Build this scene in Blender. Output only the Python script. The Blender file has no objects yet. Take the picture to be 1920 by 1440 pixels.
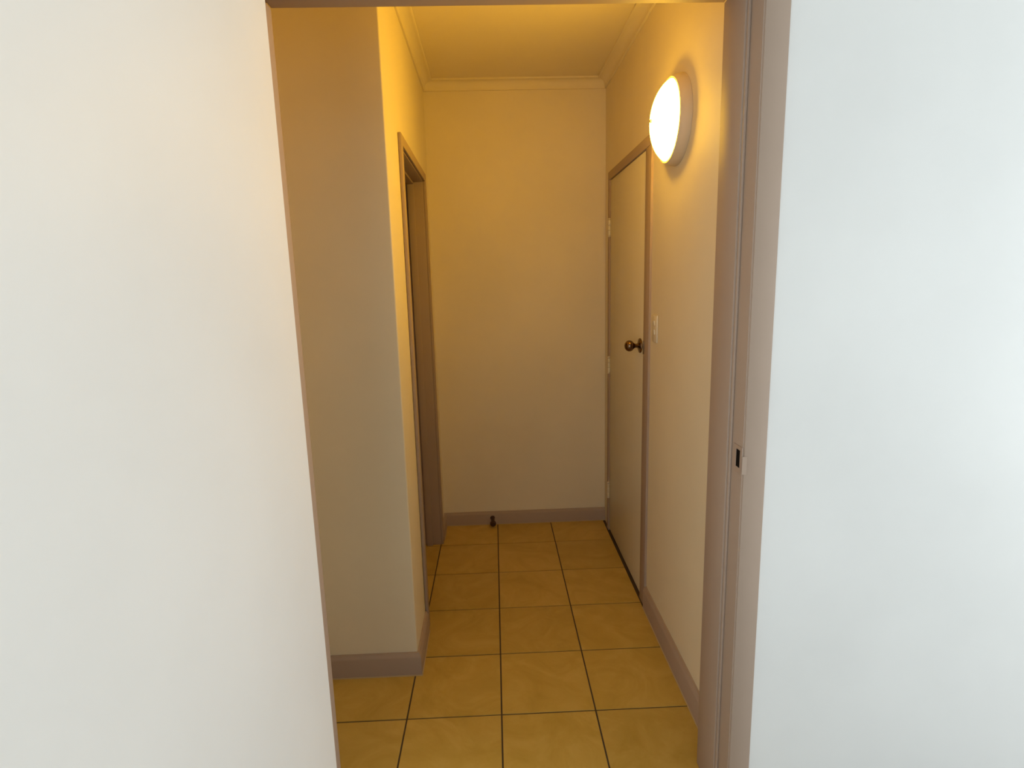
import bpy, bmesh, math, random
from mathutils import Vector, Matrix

random.seed(7)
S = bpy.context.scene
COL = S.collection

# ------------------------------------------------------------------ camera
H = 1.57                                  # eye height, metres
PITCH, YAW, ROLL = 0.179671, 0.028479, -0.026488
F_PX = 1070.0
cam_d = bpy.data.cameras.new('camera')
cam_d.sensor_fit = 'HORIZONTAL'
cam_d.sensor_width = 36.0
cam_d.lens = 36.0 * F_PX / 1920.0
cam_d.clip_start = 0.02
cam = bpy.data.objects.new('camera', cam_d)
COL.objects.link(cam)
_f = Vector((math.sin(YAW) * math.cos(PITCH), math.cos(YAW) * math.cos(PITCH), -math.sin(PITCH)))
_r0 = Vector((math.cos(YAW), -math.sin(YAW), 0))
_u0 = _r0.cross(_f)
_r = _r0 * math.cos(ROLL) + _u0 * math.sin(ROLL)
_u = -_r0 * math.sin(ROLL) + _u0 * math.cos(ROLL)
cam.matrix_world = Matrix(((_r.x, _u.x, -_f.x, 0), (_r.y, _u.y, -_f.y, 0), (_r.z, _u.z, -_f.z, H), (0, 0, 0, 1)))
S.camera = cam

# ------------------------------------------------------------------ light
LAMP_STRENGTH = 47.0
LAMP_COLOUR = (1.0, 0.555, 0.036)
DAY_RIGHT = 74.0
DAY_LEFT = 63.0
DAY_COLOUR = (0.88, 0.96, 1.0)
w = bpy.data.worlds.new('world')
S.world = w
w.use_nodes = True
w.node_tree.nodes['Background'].inputs[0].default_value = (0.72, 0.85, 1.0, 1)
w.node_tree.nodes['Background'].inputs[1].default_value = 1.0
def daylight(loc, rz, size, size_y, power):
    """daylight coming in through one of the room's two windows"""
    d = bpy.data.lights.new('window_daylight', 'AREA')
    d.shape = 'RECTANGLE'; d.size, d.size_y = size, size_y
    d.energy = power; d.color = DAY_COLOUR
    o = bpy.data.objects.new('window_daylight', d)
    COL.objects.link(o); o.location = loc; o.rotation_euler = (math.radians(90), 0, math.radians(rz))
daylight((3.57, 0.50, 1.27), 90, 1.2, 1.9, DAY_RIGHT)       # shines towards -X
daylight((-.70, -1.15, 1.35), -90, 1.7, 1.7, DAY_LEFT)      # shines towards +X
S.view_settings.view_transform = 'Standard'
S.view_settings.look = 'None'
S.view_settings.gamma = 1.0
S.view_settings.use_curve_mapping = False
S.view_settings.exposure = 0.18

# ------------------------------------------------------------------ materials
def nt(name):
    m = bpy.data.materials.new(name)
    m.use_nodes = True
    t = m.node_tree
    return m, t, t.nodes['Principled BSDF']

def paint(name, col, rough=0.45, spec=0.5, bump=0.03, scale=260.0, var=0.03):
    m, t, b = nt(name)
    tc = t.nodes.new('ShaderNodeTexCoord')
    n1 = t.nodes.new('ShaderNodeTexNoise'); n1.inputs['Scale'].default_value = 2.2; n1.inputs['Detail'].default_value = 4
    n2 = t.nodes.new('ShaderNodeTexNoise'); n2.inputs['Scale'].default_value = scale; n2.inputs['Detail'].default_value = 2
    r = t.nodes.new('ShaderNodeValToRGB')
    r.color_ramp.elements[0].position = .3; r.color_ramp.elements[1].position = .7
    r.color_ramp.elements[0].color = tuple(c * (1 - var) for c in col) + (1,)
    r.color_ramp.elements[1].color = tuple(min(1, c * (1 + var)) for c in col) + (1,)
    bp = t.nodes.new('ShaderNodeBump'); bp.inputs['Strength'].default_value = bump; bp.inputs['Distance'].default_value = .002
    t.links.new(tc.outputs['Object'], n1.inputs['Vector']); t.links.new(tc.outputs['Object'], n2.inputs['Vector'])
    t.links.new(n1.outputs['Fac'], r.inputs[0]); t.links.new(r.outputs[0], b.inputs['Base Color'])
    t.links.new(n2.outputs['Fac'], bp.inputs['Height']); t.links.new(bp.outputs[0], b.inputs['Normal'])
    b.inputs['Roughness'].default_value = rough
    b.inputs['Specular IOR Level'].default_value = spec
    return m

def plain(name, col, rough=.4, metal=0.0, spec=.5):
    m, t, b = nt(name)
    b.inputs['Base Color'].default_value = tuple(col) + (1,)
    b.inputs['Roughness'].default_value = rough
    b.inputs['Metallic'].default_value = metal
    b.inputs['Specular IOR Level'].default_value = spec
    return m

M = {}
M['hall_wall'] = paint('cream_hall_paint', (.80, .71, .52), rough=.6, spec=.22)
M['ceiling'] = paint('ceiling_paint', (.80, .71, .52), rough=.7, spec=.3)
M['room_wall'] = paint('white_room_paint', (.80, .80, .78), rough=.5, spec=.35)
M['taupe'] = paint('taupe_trim_enamel', (.425, .322, .25), rough=.62, spec=.2, bump=.015, scale=120, var=.02)
M['door'] = paint('cream_door_enamel', (.76, .69, .51), rough=.3, spec=.5, bump=.02, scale=90)
M['brass'] = plain('aged_bronze', (.19, .115, .065), rough=.2, metal=1.0)
M['steel'] = plain('satin_steel', (.55, .50, .46), rough=.35, metal=1.0)
M['black'] = plain('dark_slot', (.006, .005, .005), rough=.8, spec=.1)
M['plastic'] = plain('white_window_frame', (.80, .78, .72), rough=.3)
M['switch'] = plain('cream_switch_plastic', (.76, .69, .55), rough=.35)
M['lamp_body'] = plain('unlit_tan_lamp_body', (.72, .60, .42), rough=.55)  # white plastic toned down to tan, its unlit look put into the colour
M['rubber'] = plain('dark_brown_rubber', (.05, .018, .012), rough=.6)
M['caulk'] = plain('cream_caulk', (.46, .34, .19), rough=.7)
M['grout'] = paint('dark_grout', (.085, .06, .035), rough=.85, spec=.2, bump=.2, scale=400)
M['carpet'] = paint('room_floor_vinyl', (.16, .13, .10), rough=.6)

def lens_mat():
    m, t, b = nt('lit_opal_lens')
    b.inputs['Base Color'].default_value = (.85, .82, .76, 1)
    b.inputs['Emission Color'].default_value = LAMP_COLOUR + (1,)
    b.inputs['Emission Strength'].default_value = LAMP_STRENGTH
    return m
M['lens'] = lens_mat()

def tile_mat():
    m, t, b = nt('ochre_ceramic_tile')
    N = t.nodes.new; L = t.links.new
    tc = N('ShaderNodeTexCoord'); oi = N('ShaderNodeObjectInfo')
    off = N('ShaderNodeVectorMath'); off.operation = 'SCALE'; off.inputs['Scale'].default_value = 37.0
    cmb = N('ShaderNodeCombineXYZ')
    L(oi.outputs['Random'], cmb.inputs[0]); L(oi.outputs['Random'], cmb.inputs[1]); L(cmb.outputs[0], off.inputs[0])
    add = N('ShaderNodeVectorMath'); add.operation = 'ADD'
    L(tc.outputs['Object'], add.inputs[0]); L(off.outputs[0], add.inputs[1])
    n1 = N('ShaderNodeTexNoise'); n1.inputs['Scale'].default_value = 5.5; n1.inputs['Detail'].default_value = 7; n1.inputs['Roughness'].default_value = .62; n1.inputs['Distortion'].default_value = 1.4
    L(add.outputs[0], n1.inputs['Vector'])
    r = N('ShaderNodeValToRGB')
    e = r.color_ramp.elements
    e[0].position = .28; e[0].color = (.46, .292, .048, 1)
    e[1].position = .72; e[1].color = (.58, .385, .095, 1)
    x = e.new(.5); x.color = (.52, .335, .066, 1)
    L(n1.outputs['Fac'], r.inputs[0])
    hs = N('ShaderNodeHueSaturation')
    mr = N('ShaderNodeMapRange'); mr.inputs[3].default_value = .93; mr.inputs[4].default_value = 1.06
    L(oi.outputs['Random'], mr.inputs[0]); L(mr.outputs[0], hs.inputs['Value']); L(r.outputs[0], hs.inputs['Color'])
    L(hs.outputs[0], b.inputs['Base Color'])
    n2 = N('ShaderNodeTexNoise'); n2.inputs['Scale'].default_value = 60; n2.inputs['Detail'].default_value = 3
    L(add.outputs[0], n2.inputs['Vector'])
    bp = N('ShaderNodeBump'); bp.inputs['Strength'].default_value = .06; bp.inputs['Distance'].default_value = .002
    L(n2.outputs['Fac'], bp.inputs['Height']); L(bp.outputs[0], b.inputs['Normal'])
    b.inputs['Roughness'].default_value = .42
    b.inputs['Specular IOR Level'].default_value = .4
    return m
M['tile'] = tile_mat()

def glass_mat():
    m = bpy.data.materials.new('clear_pane'); m.use_nodes = True
    t = m.node_tree; t.nodes.clear()
    o = t.nodes.new('ShaderNodeOutputMaterial'); mx = t.nodes.new('ShaderNodeMixShader')
    tr = t.nodes.new('ShaderNodeBsdfTransparent'); gl = t.nodes.new('ShaderNodeBsdfGlossy')
    gl.inputs['Roughness'].default_value = .02; mx.inputs[0].default_value = .06
    t.links.new(tr.outputs[0], mx.inputs[1]); t.links.new(gl.outputs[0], mx.inputs[2]); t.links.new(mx.outputs[0], o.inputs[0])
    return m
M['glass'] = glass_mat()

# ------------------------------------------------------------------ helpers
def link(name, bm, mat, parent=None, smooth=False):
    bmesh.ops.recalc_face_normals(bm, faces=bm.faces[:])
    me = bpy.data.meshes.new(name)
    bm.to_mesh(me); bm.free()
    me.materials.append(M[mat])
    if smooth:
        for p in me.polygons: p.use_smooth = True
        try: me.set_sharp_from_angle(angle=math.radians(35))
        except Exception: pass
    o = bpy.data.objects.new(name, me)
    COL.objects.link(o)
    if parent: o.parent = parent
    return o

def tag(o, label, cat, kind=None, group=None):
    o['label'] = label; o['category'] = cat
    if kind: o['kind'] = kind
    if group: o['group'] = group
    return o

def empty(name, loc=(0, 0, 0)):
    o = bpy.data.objects.new(name, None)
    o.empty_display_size = .1
    COL.objects.link(o); o.location = loc
    return o

def under(o, root):
    """make o (built in world coordinates) a child of root, which stands at root.location"""
    o.parent = root
    o.matrix_parent_inverse = Matrix.Translation(-Vector(root.location))
    return o

def box(bm, x0, x1, y0, y1, z0, z1, bev=0.0, seg=2):
    r = bmesh.ops.create_cube(bm, size=1.0)
    v = r['verts']
    bmesh.ops.scale(bm, vec=(x1 - x0, y1 - y0, z1 - z0), verts=v)
    bmesh.ops.translate(bm, vec=((x0 + x1) / 2, (y0 + y1) / 2, (z0 + z1) / 2), verts=v)
    if bev > 0:
        es = list({e for q in v for e in q.link_edges})
        bmesh.ops.bevel(bm, geom=es, offset=bev, segments=seg, affect='EDGES', profile=.5)

def boxo(name, dims, mat, parent=None, bev=0.0):
    bm = bmesh.new(); box(bm, *dims, bev=bev)
    o = link(name, bm, mat, smooth=bev > 0)
    if parent: under(o, parent)
    return o

def prism(bm, poly, fa, fb):
    """loft polygon from mapping fa to mapping fb (each takes a 2-tuple, returns a 3-tuple)"""
    a = [bm.verts.new(fa(p)) for p in poly]
    b = [bm.verts.new(fb(p)) for p in poly]
    bm.faces.new(a); bm.faces.new(list(reversed(b)))
    n = len(poly)
    for i in range(n):
        j = (i + 1) % n
        bm.faces.new((a[i], b[i], b[j], a[j]))

def lathe(bm, prof, axis_o, axis, seg=48):
    """revolve (radius, along) profile around an axis through axis_o"""
    ax = Vector(axis).normalized()
    t = Vector((0, 0, 1)) if abs(ax.z) < .9 else Vector((1, 0, 0))
    u = ax.cross(t).normalized(); v = ax.cross(u)
    rings = []
    for r, s in prof:
        c = Vector(axis_o) + ax * s
        if r < 1e-6: rings.append([bm.verts.new(c)])
        else: rings.append([bm.verts.new(c + (u * math.cos(2 * math.pi * k / seg) + v * math.sin(2 * math.pi * k / seg)) * r) for k in range(seg)])
    for A, B in zip(rings, rings[1:]):
        for k in range(seg):
            l = (k + 1) % seg
            if len(A) == 1 and len(B) == 1: continue
            if len(A) == 1: bm.faces.new((A[0], B[k], B[l]))
            elif len(B) == 1: bm.faces.new((A[k], B[0], A[l]))
            else: bm.faces.new((A[k], B[k], B[l], A[l]))

# ------------------------------------------------------------------ dimensions
XR = 0.690                                 # right hall wall
YF = 3.534                                 # far wall
YC = 2.100                                 # return wall facing the camera
CEIL = 2.700
XREC = -1.60                               # far side of the dark room
XEND = -0.86                               # unseen recess end, set close to bounce lamp light onto the return wall
def xl(y): return -0.353 - 0.0085 * (y - 2.10)     # left hall wall, very slightly skewed
WT = 0.11                                  # wall thickness
Y_HALL = 1.590                             # hall side of the doorway wall
Y_ROOM = 1.405                             # room side of the doorway wall
XLW = -0.482                               # white wall on the left of the camera
RX1, RY0 = 3.40, -4.60                      # room extents
TILE = 0.34753; TX0 = -0.01720; TY0 = 3.23993; GR = 0.0058

# ------------------------------------------------------------------ floor
floor = boxo('floor', (-1.75, .80, 1.0, 3.70, -.12, -.0028), 'grout')
tag(floor, 'ochre square ceramic tile floor with dark grout in the hallway', 'floor', 'structure')
def add_tile(x0, x1, y0, y1):
    cx, cy = (x0 + x1) / 2, (y0 + y1) / 2
    bm = bmesh.new()
    dz = random.uniform(-.0004, .0003)
    box(bm, x0 - cx, x1 - cx, y0 - cy, y1 - cy, -.009, 0)
    top = [e for e in bm.edges if all(v.co.z > -.001 for v in e.verts)]
    bmesh.ops.bevel(bm, geom=top, offset=.0012, segments=2, affect='EDGES', profile=.5)
    o = link('tile', bm, 'tile')
    o.location = (cx, cy, dz - .0003)
    o.parent = floor
for j in range(-6, 1):
    for i in range(-5, 3):
        x0 = TX0 + (i - 1) * TILE + GR / 2; x1 = TX0 + i * TILE - GR / 2
        y0 = TY0 + j * TILE + GR / 2; y1 = TY0 + (j + 1) * TILE - GR / 2
        x1 = min(x1, XR + .02); y1 = min(y1, YF + .02)
        if x1 - x0 > .02 and y1 - y0 > .02: add_tile(x0, x1, y0, y1)
room_floor = boxo('floor', (-.75, RX1 + .15, RY0 - .15, .999, -.12, 0), 'carpet')
tag(room_floor, 'plain brownish floor of the daylit room behind the doorway', 'floor', 'structure')
rf2 = boxo('floor', (.801, RX1 + .15, 1.0, Y_ROOM + .1, -.12, 0), 'carpet')
tag(rf2, 'plain brownish floor strip right of the tiled doorway', 'floor', 'structure')

# ------------------------------------------------------------------ walls
# left hall wall with the doorway; polygon in (y, z)
D2Y0, D2Y1, D2Z = 2.425, 3.270, 2.123      # rough opening
bm = bmesh.new()
poly = [(YC, 0), (D2Y0, 0), (D2Y0, D2Z), (D2Y1, D2Z), (D2Y1, 0), (YF, 0), (YF, CEIL), (YC, CEIL)]
prism(bm, poly, lambda p: (xl(p[0]), p[0], p[1]), lambda p: (xl(p[0]) - WT, p[0], p[1]))
ce = [e for e in bm.edges if all(abs(v.co.y - YC) < 1e-4 and v.co.x > -.36 for v in e.verts)]
bmesh.ops.bevel(bm, geom=ce, offset=.006, segments=3, affect='EDGES', profile=.5)
wl = link('wall_left', bm, 'hall_wall', smooth=True)
tag(wl, 'cream painted left hallway wall holding the open dark doorway', 'wall', 'structure')
wr = boxo('wall_return', (XREC, xl(YC) - WT, YC, YC + WT, 0, CEIL), 'hall_wall')
tag(wr, 'cream wall face turned to the camera left of the passage', 'wall', 'structure')
wf = boxo('wall_far', (XREC, XR + .12, YF, YF + WT, 0, CEIL), 'hall_wall')
tag(wf, 'cream end wall closing the hallway behind the door stop', 'wall', 'structure')
# right hall wall with the door opening
D1Y0, D1Y1, D1Z = 2.510, 3.440, 2.160
bm = bmesh.new()
poly = [(Y_HALL, 0), (D1Y0, 0), (D1Y0, D1Z), (D1Y1, D1Z), (D1Y1, 0), (YF, 0), (YF, CEIL), (Y_HALL, CEIL)]
prism(bm, poly, lambda p: (XR, p[0], p[1]), lambda p: (XR + WT, p[0], p[1]))
tag(link('wall_right', bm, 'hall_wall'), 'cream right hallway wall carrying the round lamp and closed door', 'wall', 'structure')
# recess end and left room shell
tag(boxo('wall_recess_bounce', (XEND - WT, XEND, Y_HALL, YC, 0, CEIL), 'hall_wall'), 'unseen cream wall closing the recess, set close to bounce lamp light', 'wall', 'structure')
tag(boxo('wall_side_room', (XREC - WT, XREC, YC, YF + WT, 0, CEIL), 'hall_wall'), 'cream wall of the dark room behind the left doorway', 'wall', 'structure')
# wall with the doorway the camera looks through: hall face cream, room face white
OX0, OX1, OZ = -.566, .655, 2.290          # rough opening
def doorway_wall(name, y0, y1, mat, label, x0, x1):
    bm = bmesh.new()
    poly = [(x0, 0), (OX0, 0), (OX0, OZ), (OX1, OZ), (OX1, 0), (x1, 0), (x1, CEIL), (x0, CEIL)]
    prism(bm, poly, lambda p: (p[0], y0, p[1]), lambda p: (p[0], y1, p[1]))
    tag(link(name, bm, mat), label, 'wall', 'structure')
YM = 1.500
doorway_wall('wall_front', YM, Y_HALL, 'hall_wall', 'cream hallway side of the wall around the near doorway', XREC - WT, RX1 + .12)
doorway_wall('wall_front_room', Y_ROOM, YM, 'room_wall', 'cool white room wall right of the near doorway frame', XLW - .14, RX1 + .12)
tag(boxo('wall_back', (XLW - .13, RX1 + .12, RY0 - .12, RY0, 0, CEIL), 'room_wall'), 'white wall behind the camera', 'wall', 'structure')
def window_wall(name, label, x0, x1, y0, y1, w, winname, winlabel):
    """side wall (normal along X) with a window hole w = (y0, y1, z0, z1), its frame and two panes"""
    a, b, c, d = w
    bm = bmesh.new()
    box(bm, x0, x1, y0, a, 0, CEIL); box(bm, x0, x1, b, y1, 0, CEIL)
    box(bm, x0, x1, a, b, 0, c); box(bm, x0, x1, a, b, d, CEIL)
    tag(link(name, bm, 'room_wall'), label, 'wall', 'structure')
    xm, m = (x0 + x1) / 2, (a + b) / 2
    win = empty(winname, (xm, m, c))
    tag(win, winlabel, 'window', 'structure')
    for dims in ((a, a + .05, c, d), (b - .05, b, c, d), (a + .05, b - .05, c, c + .05), (a + .05, b - .05, d - .05, d), (m - .02, m + .02, c + .05, d - .05)):
        boxo('window_frame', (xm - .035, xm + .035) + dims, 'plastic', win)
    boxo('pane', (xm - .003, xm + .003, a + .05, m - .02, c + .05, d - .05), 'glass', win)
    boxo('pane', (xm - .003, xm + .003, m + .02, b - .05, c + .05, d - .05), 'glass', win)
window_wall('wall_room_right', 'white side wall of the daylit room holding a tall window', RX1, RX1 + .12, RY0, Y_ROOM, (-.10, 1.10, .32, 2.22),
            'window_1', 'tall white framed window in the right room wall, out of view')
window_wall('wall_room_left', 'bright white daylit wall filling the left of the view', XLW - .13, XLW, RY0, Y_ROOM, (-2.00, -.30, .50, 2.20),
            'window_2', 'white framed window in the left room wall behind the camera')

tag(boxo('ceiling', (XREC - .2, XR + .2, Y_HALL - .08, YF + .2, CEIL, CEIL + .1), 'ceiling'), 'cream hallway ceiling inside the cove cornice', 'ceiling', 'structure')
tag(boxo('ceiling', (XLW - .2, RX1 + .2, RY0 - .2, Y_HALL - .0801, CEIL, CEIL + .1), 'room_wall'), 'white ceiling of the daylit room', 'ceiling', 'structure')

# ------------------------------------------------------------------ cove cornice
def cove_profile():
    p = [(0, -.053), (.008, -.053), (.010, -.051), (.010, -.043)]
    cx, cz, rr = .043, -.043, .033
    for k in range(9):
        a = math.pi - k * (math.pi / 2) / 8
        p.append((cx + rr * math.cos(a), cz + rr * math.sin(a)))
    p += [(.043, -.010), (.052, -.010), (.055, -.008), (.055, 0), (0, 0)]
    return p
CP = cove_profile()
def cornice(name, label, A, B, n, ma, mb):
    """cove from A to B (plan points on the wall line); n = plan normal; ma, mb = mitre factors"""
    A = Vector(A); B = Vector(B); n = Vector(n); d = (B - A).normalized()
    bm = bmesh.new()
    def f(P, m):
        return lambda q: tuple((P + n * q[0] + d * (m * q[0]))) + (CEIL + q[1],)
    prism(bm, CP, f(A, ma), f(B, mb))
    o = link(name, bm, 'ceiling', smooth=True)
    tag(o, label, 'cornice', 'structure')
cornice('trim_1', 'narrow cove cornice along the top of the end wall', (xl(YF), YF), (XR, YF), (0, -1), 1, -1)
cornice('trim_2', 'brightly lit cove cornice along the top of the left wall', (xl(YC), YC), (xl(YF), YF), (1, 0), -1, -1)
cornice('trim_3', 'shaded cove cornice above the round lamp on right wall', (XR, YF), (XR, Y_HALL), (-1, 0), 1, 0)
cornice('trim_4', 'cove cornice on the return wall beside the passage', (XEND, YC), (xl(YC), YC), (0, -1), 0, 1)

# ------------------------------------------------------------------ baseboards
BB = [(0, 0), (.016, 0), (.016, .080), (.0145, .086), (.010, .092), (.008, .100), (0, .100)]
def baseboard(name, label, A, B, n, ma, mb, hs=1.0):
    A = Vector(A); B = Vector(B); n = Vector(n); d = (B - A).normalized()
    bm = bmesh.new()
    def f(P, m):
        return lambda q: tuple((P + n * q[0] + d * (m * q[0]))) + (q[1] * hs,)
    prism(bm, BB, f(A, ma), f(B, mb))
    o = link(name, bm, 'taupe', smooth=True)
    tag(o, label, 'baseboard', 'structure')
    bm = bmesh.new()
    cp = [(.016, 0), (.0195, 0), (.018, .003), (.016, .0035)]
    prism(bm, cp, f(A, ma), f(B, mb))
    link('caulk_line', bm, 'caulk', o)
baseboard('baseboard_far', 'dark taupe skirting board along the end wall', (xl(YF), YF), (XR, YF), (0, -1), 1, 0, .86)
baseboard('baseboard_return', 'taupe skirting board under the return wall at left', (XEND, YC), (xl(YC), YC), (0, -1), 0, 1, .97)
baseboard('baseboard_left', 'short taupe skirting piece between the corner and left doorway', (xl(YC), YC), (xl(2.385), 2.385), (1, 0), -1, 0, .97)
baseboard('baseboard_left_far', 'stub of taupe skirting past the left doorway', (xl(3.307), 3.307), (xl(YF), YF), (1, 0), 0, -1, .86)
baseboard('baseboard_right', 'long taupe skirting board running from right door to near jamb', (XR, 2.498), (XR, 1.592), (-1, 0), 0, 0, 1.1)

# ------------------------------------------------------------------ door 1: closed door on the right wall
d1 = empty('door_1', (XR, 2.97, 0))
tag(d1, 'closed flush cream door with bronze knob in taupe frame', 'door', 'structure')
LY0, LY1, LZ0, LZ1 = 2.592, 3.362, .014, 2.112      # leaf
FX = XR - .010
boxo('leaf', (XR - .004, XR + .034, LY0, LY1, LZ0, LZ1), 'door', d1, bev=.0015)
boxo('frame_jamb', (FX, XR + .10, 2.500, LY0 - .004, 0, LZ1 + .004), 'taupe', d1, bev=.002)
boxo('frame_jamb', (FX, XR + .10, LY1 + .006, 3.412, 0, LZ1 + .004), 'taupe', d1, bev=.002)
boxo('frame_head', (FX, XR + .10, 2.500, 3.412, LZ1 + .0045, 2.162), 'taupe', d1, bev=.002)
boxo('door_stop_bead', (XR + .038, XR + .06, LY0 - .004, LY1 + .006, 0, LZ1 + .004), 'taupe', d1)
boxo('gap_shade_strip', (XR - .002, XR + .09, LY0 - .003, LY1 + .005, 0, .004), 'rubber', d1)  # dark strip standing in for the shade in the gap under the leaf
# hinges
for zc in (1.852, 1.055, .268):
    bm = bmesh.new()
    for k in range(3):
        z0 = zc - .043 + k * .029
        lathe(bm, [(0, 0), (.0062, 0), (.0068, .001), (.0068, .0265), (.0062, .0275), (0, .0275)], (XR - .011, LY1 + .003, z0), (0, 0, 1), 14)
    h_ = under(link('hinge', bm, 'door', smooth=True), d1)
    for s, z in ((1, zc + .0445), (-1, zc - .0435)):
        bm = bmesh.new()
        lathe(bm, [(.004, 0), (.0075, .002), (.0075, .006), (.004, .0095), (0, .0105)], (XR - .011, LY1 + .003, z), (0, 0, s), 14)
        t_ = link('hinge_tip', bm, 'switch', smooth=True)
        t_.parent = h_
    bm = bmesh.new(); box(bm, XR - .0055, XR - .0042, LY1 - .004, LY1 + .012, zc - .043, zc + .043)
    t_ = link('hinge_leaf', bm, 'door'); t_.parent = h_
# knob
KY, KZ = 2.655, 1.252
bm = bmesh.new()
lathe(bm, [(0, 0), (.034, 0), (.035, .003), (.033, .007), (.020, .011), (.014, .013), (0, .013)], (XR - .0041, KY, KZ), (-1, 0, 0), 36)
ks = under(link('knob_rose', bm, 'brass', smooth=True), d1)
bm = bmesh.new()
prof = [(.0105, .012), (.0100, .026), (.013, .031)]
for k in range(1, 15):
    a = math.pi * (.12 + .88 * k / 14)
    prof.append((.0265 * math.sin(a), .053 - .0235 * math.cos(a)))
prof[-1] = (0, prof[-1][1])
lathe(bm, prof, (XR - .0041, KY, KZ), (-1, 0, 0), 36)
kb = under(link('knob', bm, 'brass', smooth=True), d1)
kb['label'] = 'round dark bronze door knob'
boxo('strike_lip', (FX - .0025, FX - .0002, LY0 - .022, LY0 - .006, KZ - .03, KZ + .03), 'brass', d1, bev=.001)

# ------------------------------------------------------------------ door 2: open doorway in the left wall
d2 = empty('door_2', (xl(2.85), 2.85, 0))
tag(d2, 'taupe frame of the open dark doorway in left hallway wall', 'doorway', 'structure')
IY0, IY1, IZ = 2.440, 3.255, 2.108
def lbox(name, y0, y1, z0, z1, off0, off1, bev=.0015):
    bm = bmesh.new()
    prism(bm, [(y0, z0), (y1, z0), (y1, z1), (y0, z1)], lambda p: (xl(p[0]) + off1, p[0], p[1]), lambda p: (xl(p[0]) + off0, p[0], p[1]))
    if bev: bmesh.ops.bevel(bm, geom=bm.edges[:], offset=bev, segments=2, affect='EDGES', profile=.5)
    return under(link(name, bm, 'taupe', smooth=True), d2)
lbox('lining_jamb', D2Y0 + .001, IY0, 0, IZ + .0145, -WT - .001, .001)
lbox('lining_jamb', IY1, D2Y1 - .001, 0, IZ + .0145, -WT - .001, .001)
lbox('lining_head', IY0, IY1, IZ, D2Z - .001, -WT - .001, .001)
lbox('stop', IY0, IY0 + .012, 0, IZ - .012, -.085, -.050)
lbox('stop', IY1 - .012, IY1, 0, IZ - .012, -.085, -.050)
lbox('stop_head', IY0, IY1, IZ - .012, IZ, -.085, -.050)
lbox('architrave', 2.388, IY0 - .004, 0, IZ + .046, .001, .014, .003)
lbox('architrave', IY1 + .004, 3.303, 0, IZ + .046, .001, .014, .003)
lbox('architrave_head', IY0 - .0035, IY1 + .0035, IZ + .004, IZ + .046, .001, .014, .003)

# ------------------------------------------------------------------ door 3: frame of the near doorway
d3 = empty('door_3', (.04, 1.49, 0))
tag(d3, 'taupe door frame of the near doorway with grooved right jamb', 'doorway', 'structure')
JY1 = 1.600                                # hall edge of the lining
JX = .6175; RBX = .6290; HZ = 2.258
AY = 1.391                                 # room face of the architrave
def ubox(name, dims, mat='taupe', bev=.002):
    return boxo(name, dims, mat, d3, bev)
ubox('jamb', (RBX, OX1 - .001, AY + .004, JY1, 0, HZ + .03))                 # right lining board
ubox('stop', (JX, RBX, 1.4675, JY1, 0, HZ), bev=.0025)
ubox('groove_bead', (JX + .004, RBX, 1.4570, 1.4670, 0, HZ), bev=.003)
ubox('jamb', (OX0 + .001, -.546, AY + .018, JY1, 0, HZ + .03))               # left lining board
ubox('stop', (-.546, -.535, 1.510, JY1, 0, HZ), bev=.004)
ubox('head', (-.546, RBX, AY + .018, JY1, HZ + .012, OZ - .002))
ubox('stop_head', (-.535, JX, 1.4675, JY1 - .0005, HZ, HZ + .012))
ubox('architrave', (RBX + .003, .6905, AY, Y_ROOM - .0005, 0, HZ + .082), bev=.003)
ubox('architrave_head', (XLW + .002, RBX + .0025, AY, Y_ROOM - .0005, HZ + .016, HZ + .082), bev=.003)
# strike plate on the right jamb
SZ = 1.096
bm = bmesh.new()
x0, x1 = RBX - .0022, RBX - .0002
PY0, PY1, SY0, SY1 = 1.3935, 1.4450, 1.4050, 1.4290        # plate and slot along the jamb
for dims in ((x0, x1, PY0, SY0, SZ - .040, SZ + .034), (x0, x1, SY1, PY1, SZ - .040, SZ + .034),
             (x0, x1, SY0, SY1, SZ + .024, SZ + .034), (x0, x1, SY0, SY1, SZ - .040, SZ - .024)):
    box(bm, *dims)
box(bm, RBX - .0022, RBX + .010, AY - .0022, AY - .0002, SZ - .036, SZ + .012)
sp = under(link('strike_plate', bm, 'taupe'), d3)
sp['label'] = 'painted strike plate with dark latch slot'
bm = bmesh.new(); box(bm, RBX - .0012, RBX - .0001, SY0 + .0002, SY1 - .0002, SZ - .0238, SZ + .0238)
t_ = link('latch_slot', bm, 'black'); t_.parent = sp

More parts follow.
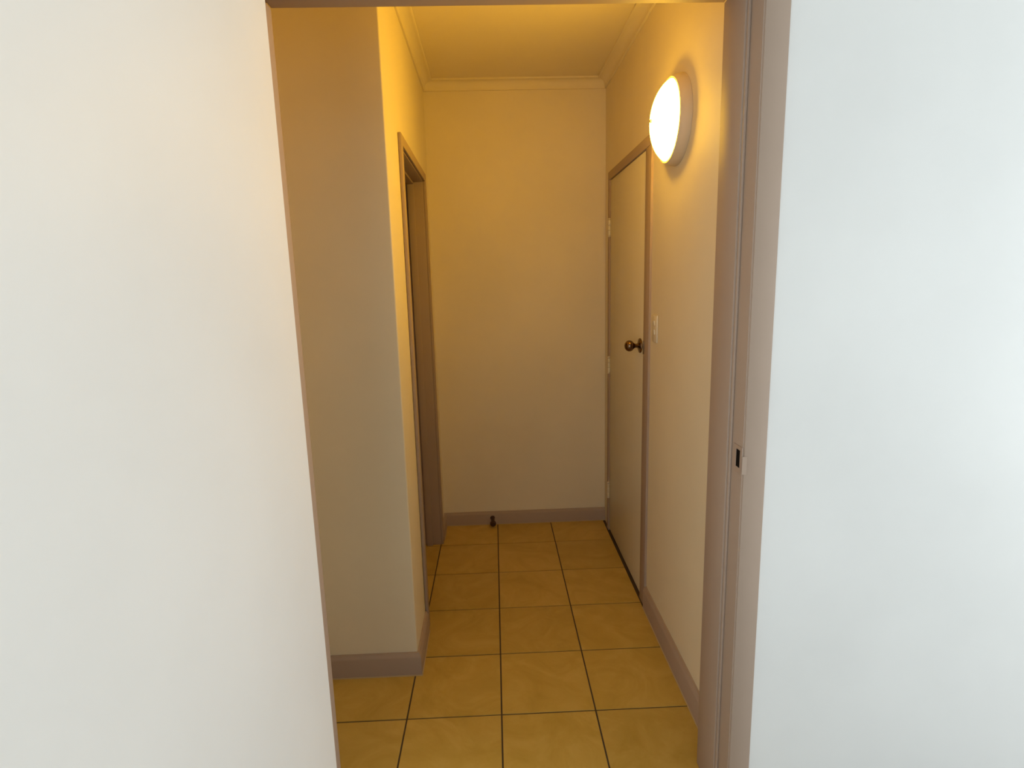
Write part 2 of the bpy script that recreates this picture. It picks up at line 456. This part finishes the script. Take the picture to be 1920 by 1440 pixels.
# ------------------------------------------------------------------ round wall lamp
LYC, LZC = 2.182, 2.123
lamp = empty('wall_lamp', (XR, LYC, LZC))
tag(lamp, 'lit round opal bulkhead lamp on the right hallway wall', 'wall lamp')
bm = bmesh.new()
lathe(bm, [(0, .0005), (.154, .0005), (.155, .003), (.149, .030), (.146, .037), (.143, .040), (.137, .040), (.137, .034), (0, .034)], (XR, LYC, LZC), (-1, 0, 0), 72)
under(link('body', bm, 'lamp_body', smooth=True), lamp)
bm = bmesh.new()
prof = [(.1365, .036), (.1365, .041)]
SAG, RR = .056, .1365                       # shallow spherical cap
RS = (RR * RR + SAG * SAG) / (2 * SAG)
for k in range(1, 13):
    a = math.asin(RR / RS) * (1 - k / 12)
    e = (math.pi / 2) * k / 12             # blended with an ellipse so that the rim rolls over
    r_ = .6 * RS * math.sin(a) + .4 * RR * math.cos(e)
    z_ = .6 * (SAG - RS + RS * math.cos(a)) + .4 * SAG * math.sin(e)
    prof.append((r_ if k < 12 else 0, .041 + z_))
lathe(bm, prof, (XR, LYC, LZC), (-1, 0, 0), 72)
under(link('lens', bm, 'lens', smooth=True), lamp)
bm = bmesh.new()
lathe(bm, [(0, .0965), (.0055, .0965), (.0065, .099), (.0065, .103), (.004, .105), (0, .105)], (XR, LYC, LZC), (-1, 0, 0), 20)
under(link('lens_screw', bm, 'lamp_body', smooth=True), lamp)

# ------------------------------------------------------------------ light switch
SWY, SWZ = 2.425, 1.350
sw = empty('light_switch', (XR, SWY, SWZ))
tag(sw, 'small white light switch plate between door frame and lamp', 'light switch')
boxo('plate', (XR - .0055, XR - .0003, SWY - .036, SWY + .036, SWZ - .058, SWZ + .058), 'switch', sw, bev=.002)
for dz in (.024, -.014):
    bm = bmesh.new()
    prism(bm, [(-.0055, -.011), (-.0075, -.011), (-.0105, .011), (-.0055, .011)], lambda p: (XR + p[0], SWY - .008, SWZ + dz + p[1]), lambda p: (XR + p[0], SWY + .008, SWZ + dz + p[1]))
    under(link('rocker', bm, 'switch'), sw)

# ------------------------------------------------------------------ door stop on the far skirting
ds = empty('door_stop', (-.047, YF - .016, .045))
tag(ds, 'small dark brown door stop fixed to the end wall skirting', 'door stop')
dv = Vector((.06, -1, -.30)).normalized()
bm = bmesh.new(); lathe(bm, [(0, -.003), (.015, -.003), (.015, .002), (.012, .006), (.012, .046), (0, .046)], (-.050, YF - .018, .047), dv, 24)
under(link('shank', bm, 'rubber', smooth=True), ds)
bm = bmesh.new(); lathe(bm, [(0, .046), (.017, .046), (.019, .050), (.019, .062), (.015, .069), (0, .070)], (-.050, YF - .018, .047), dv, 24)
under(link('rubber_tip', bm, 'rubber', smooth=True), ds)
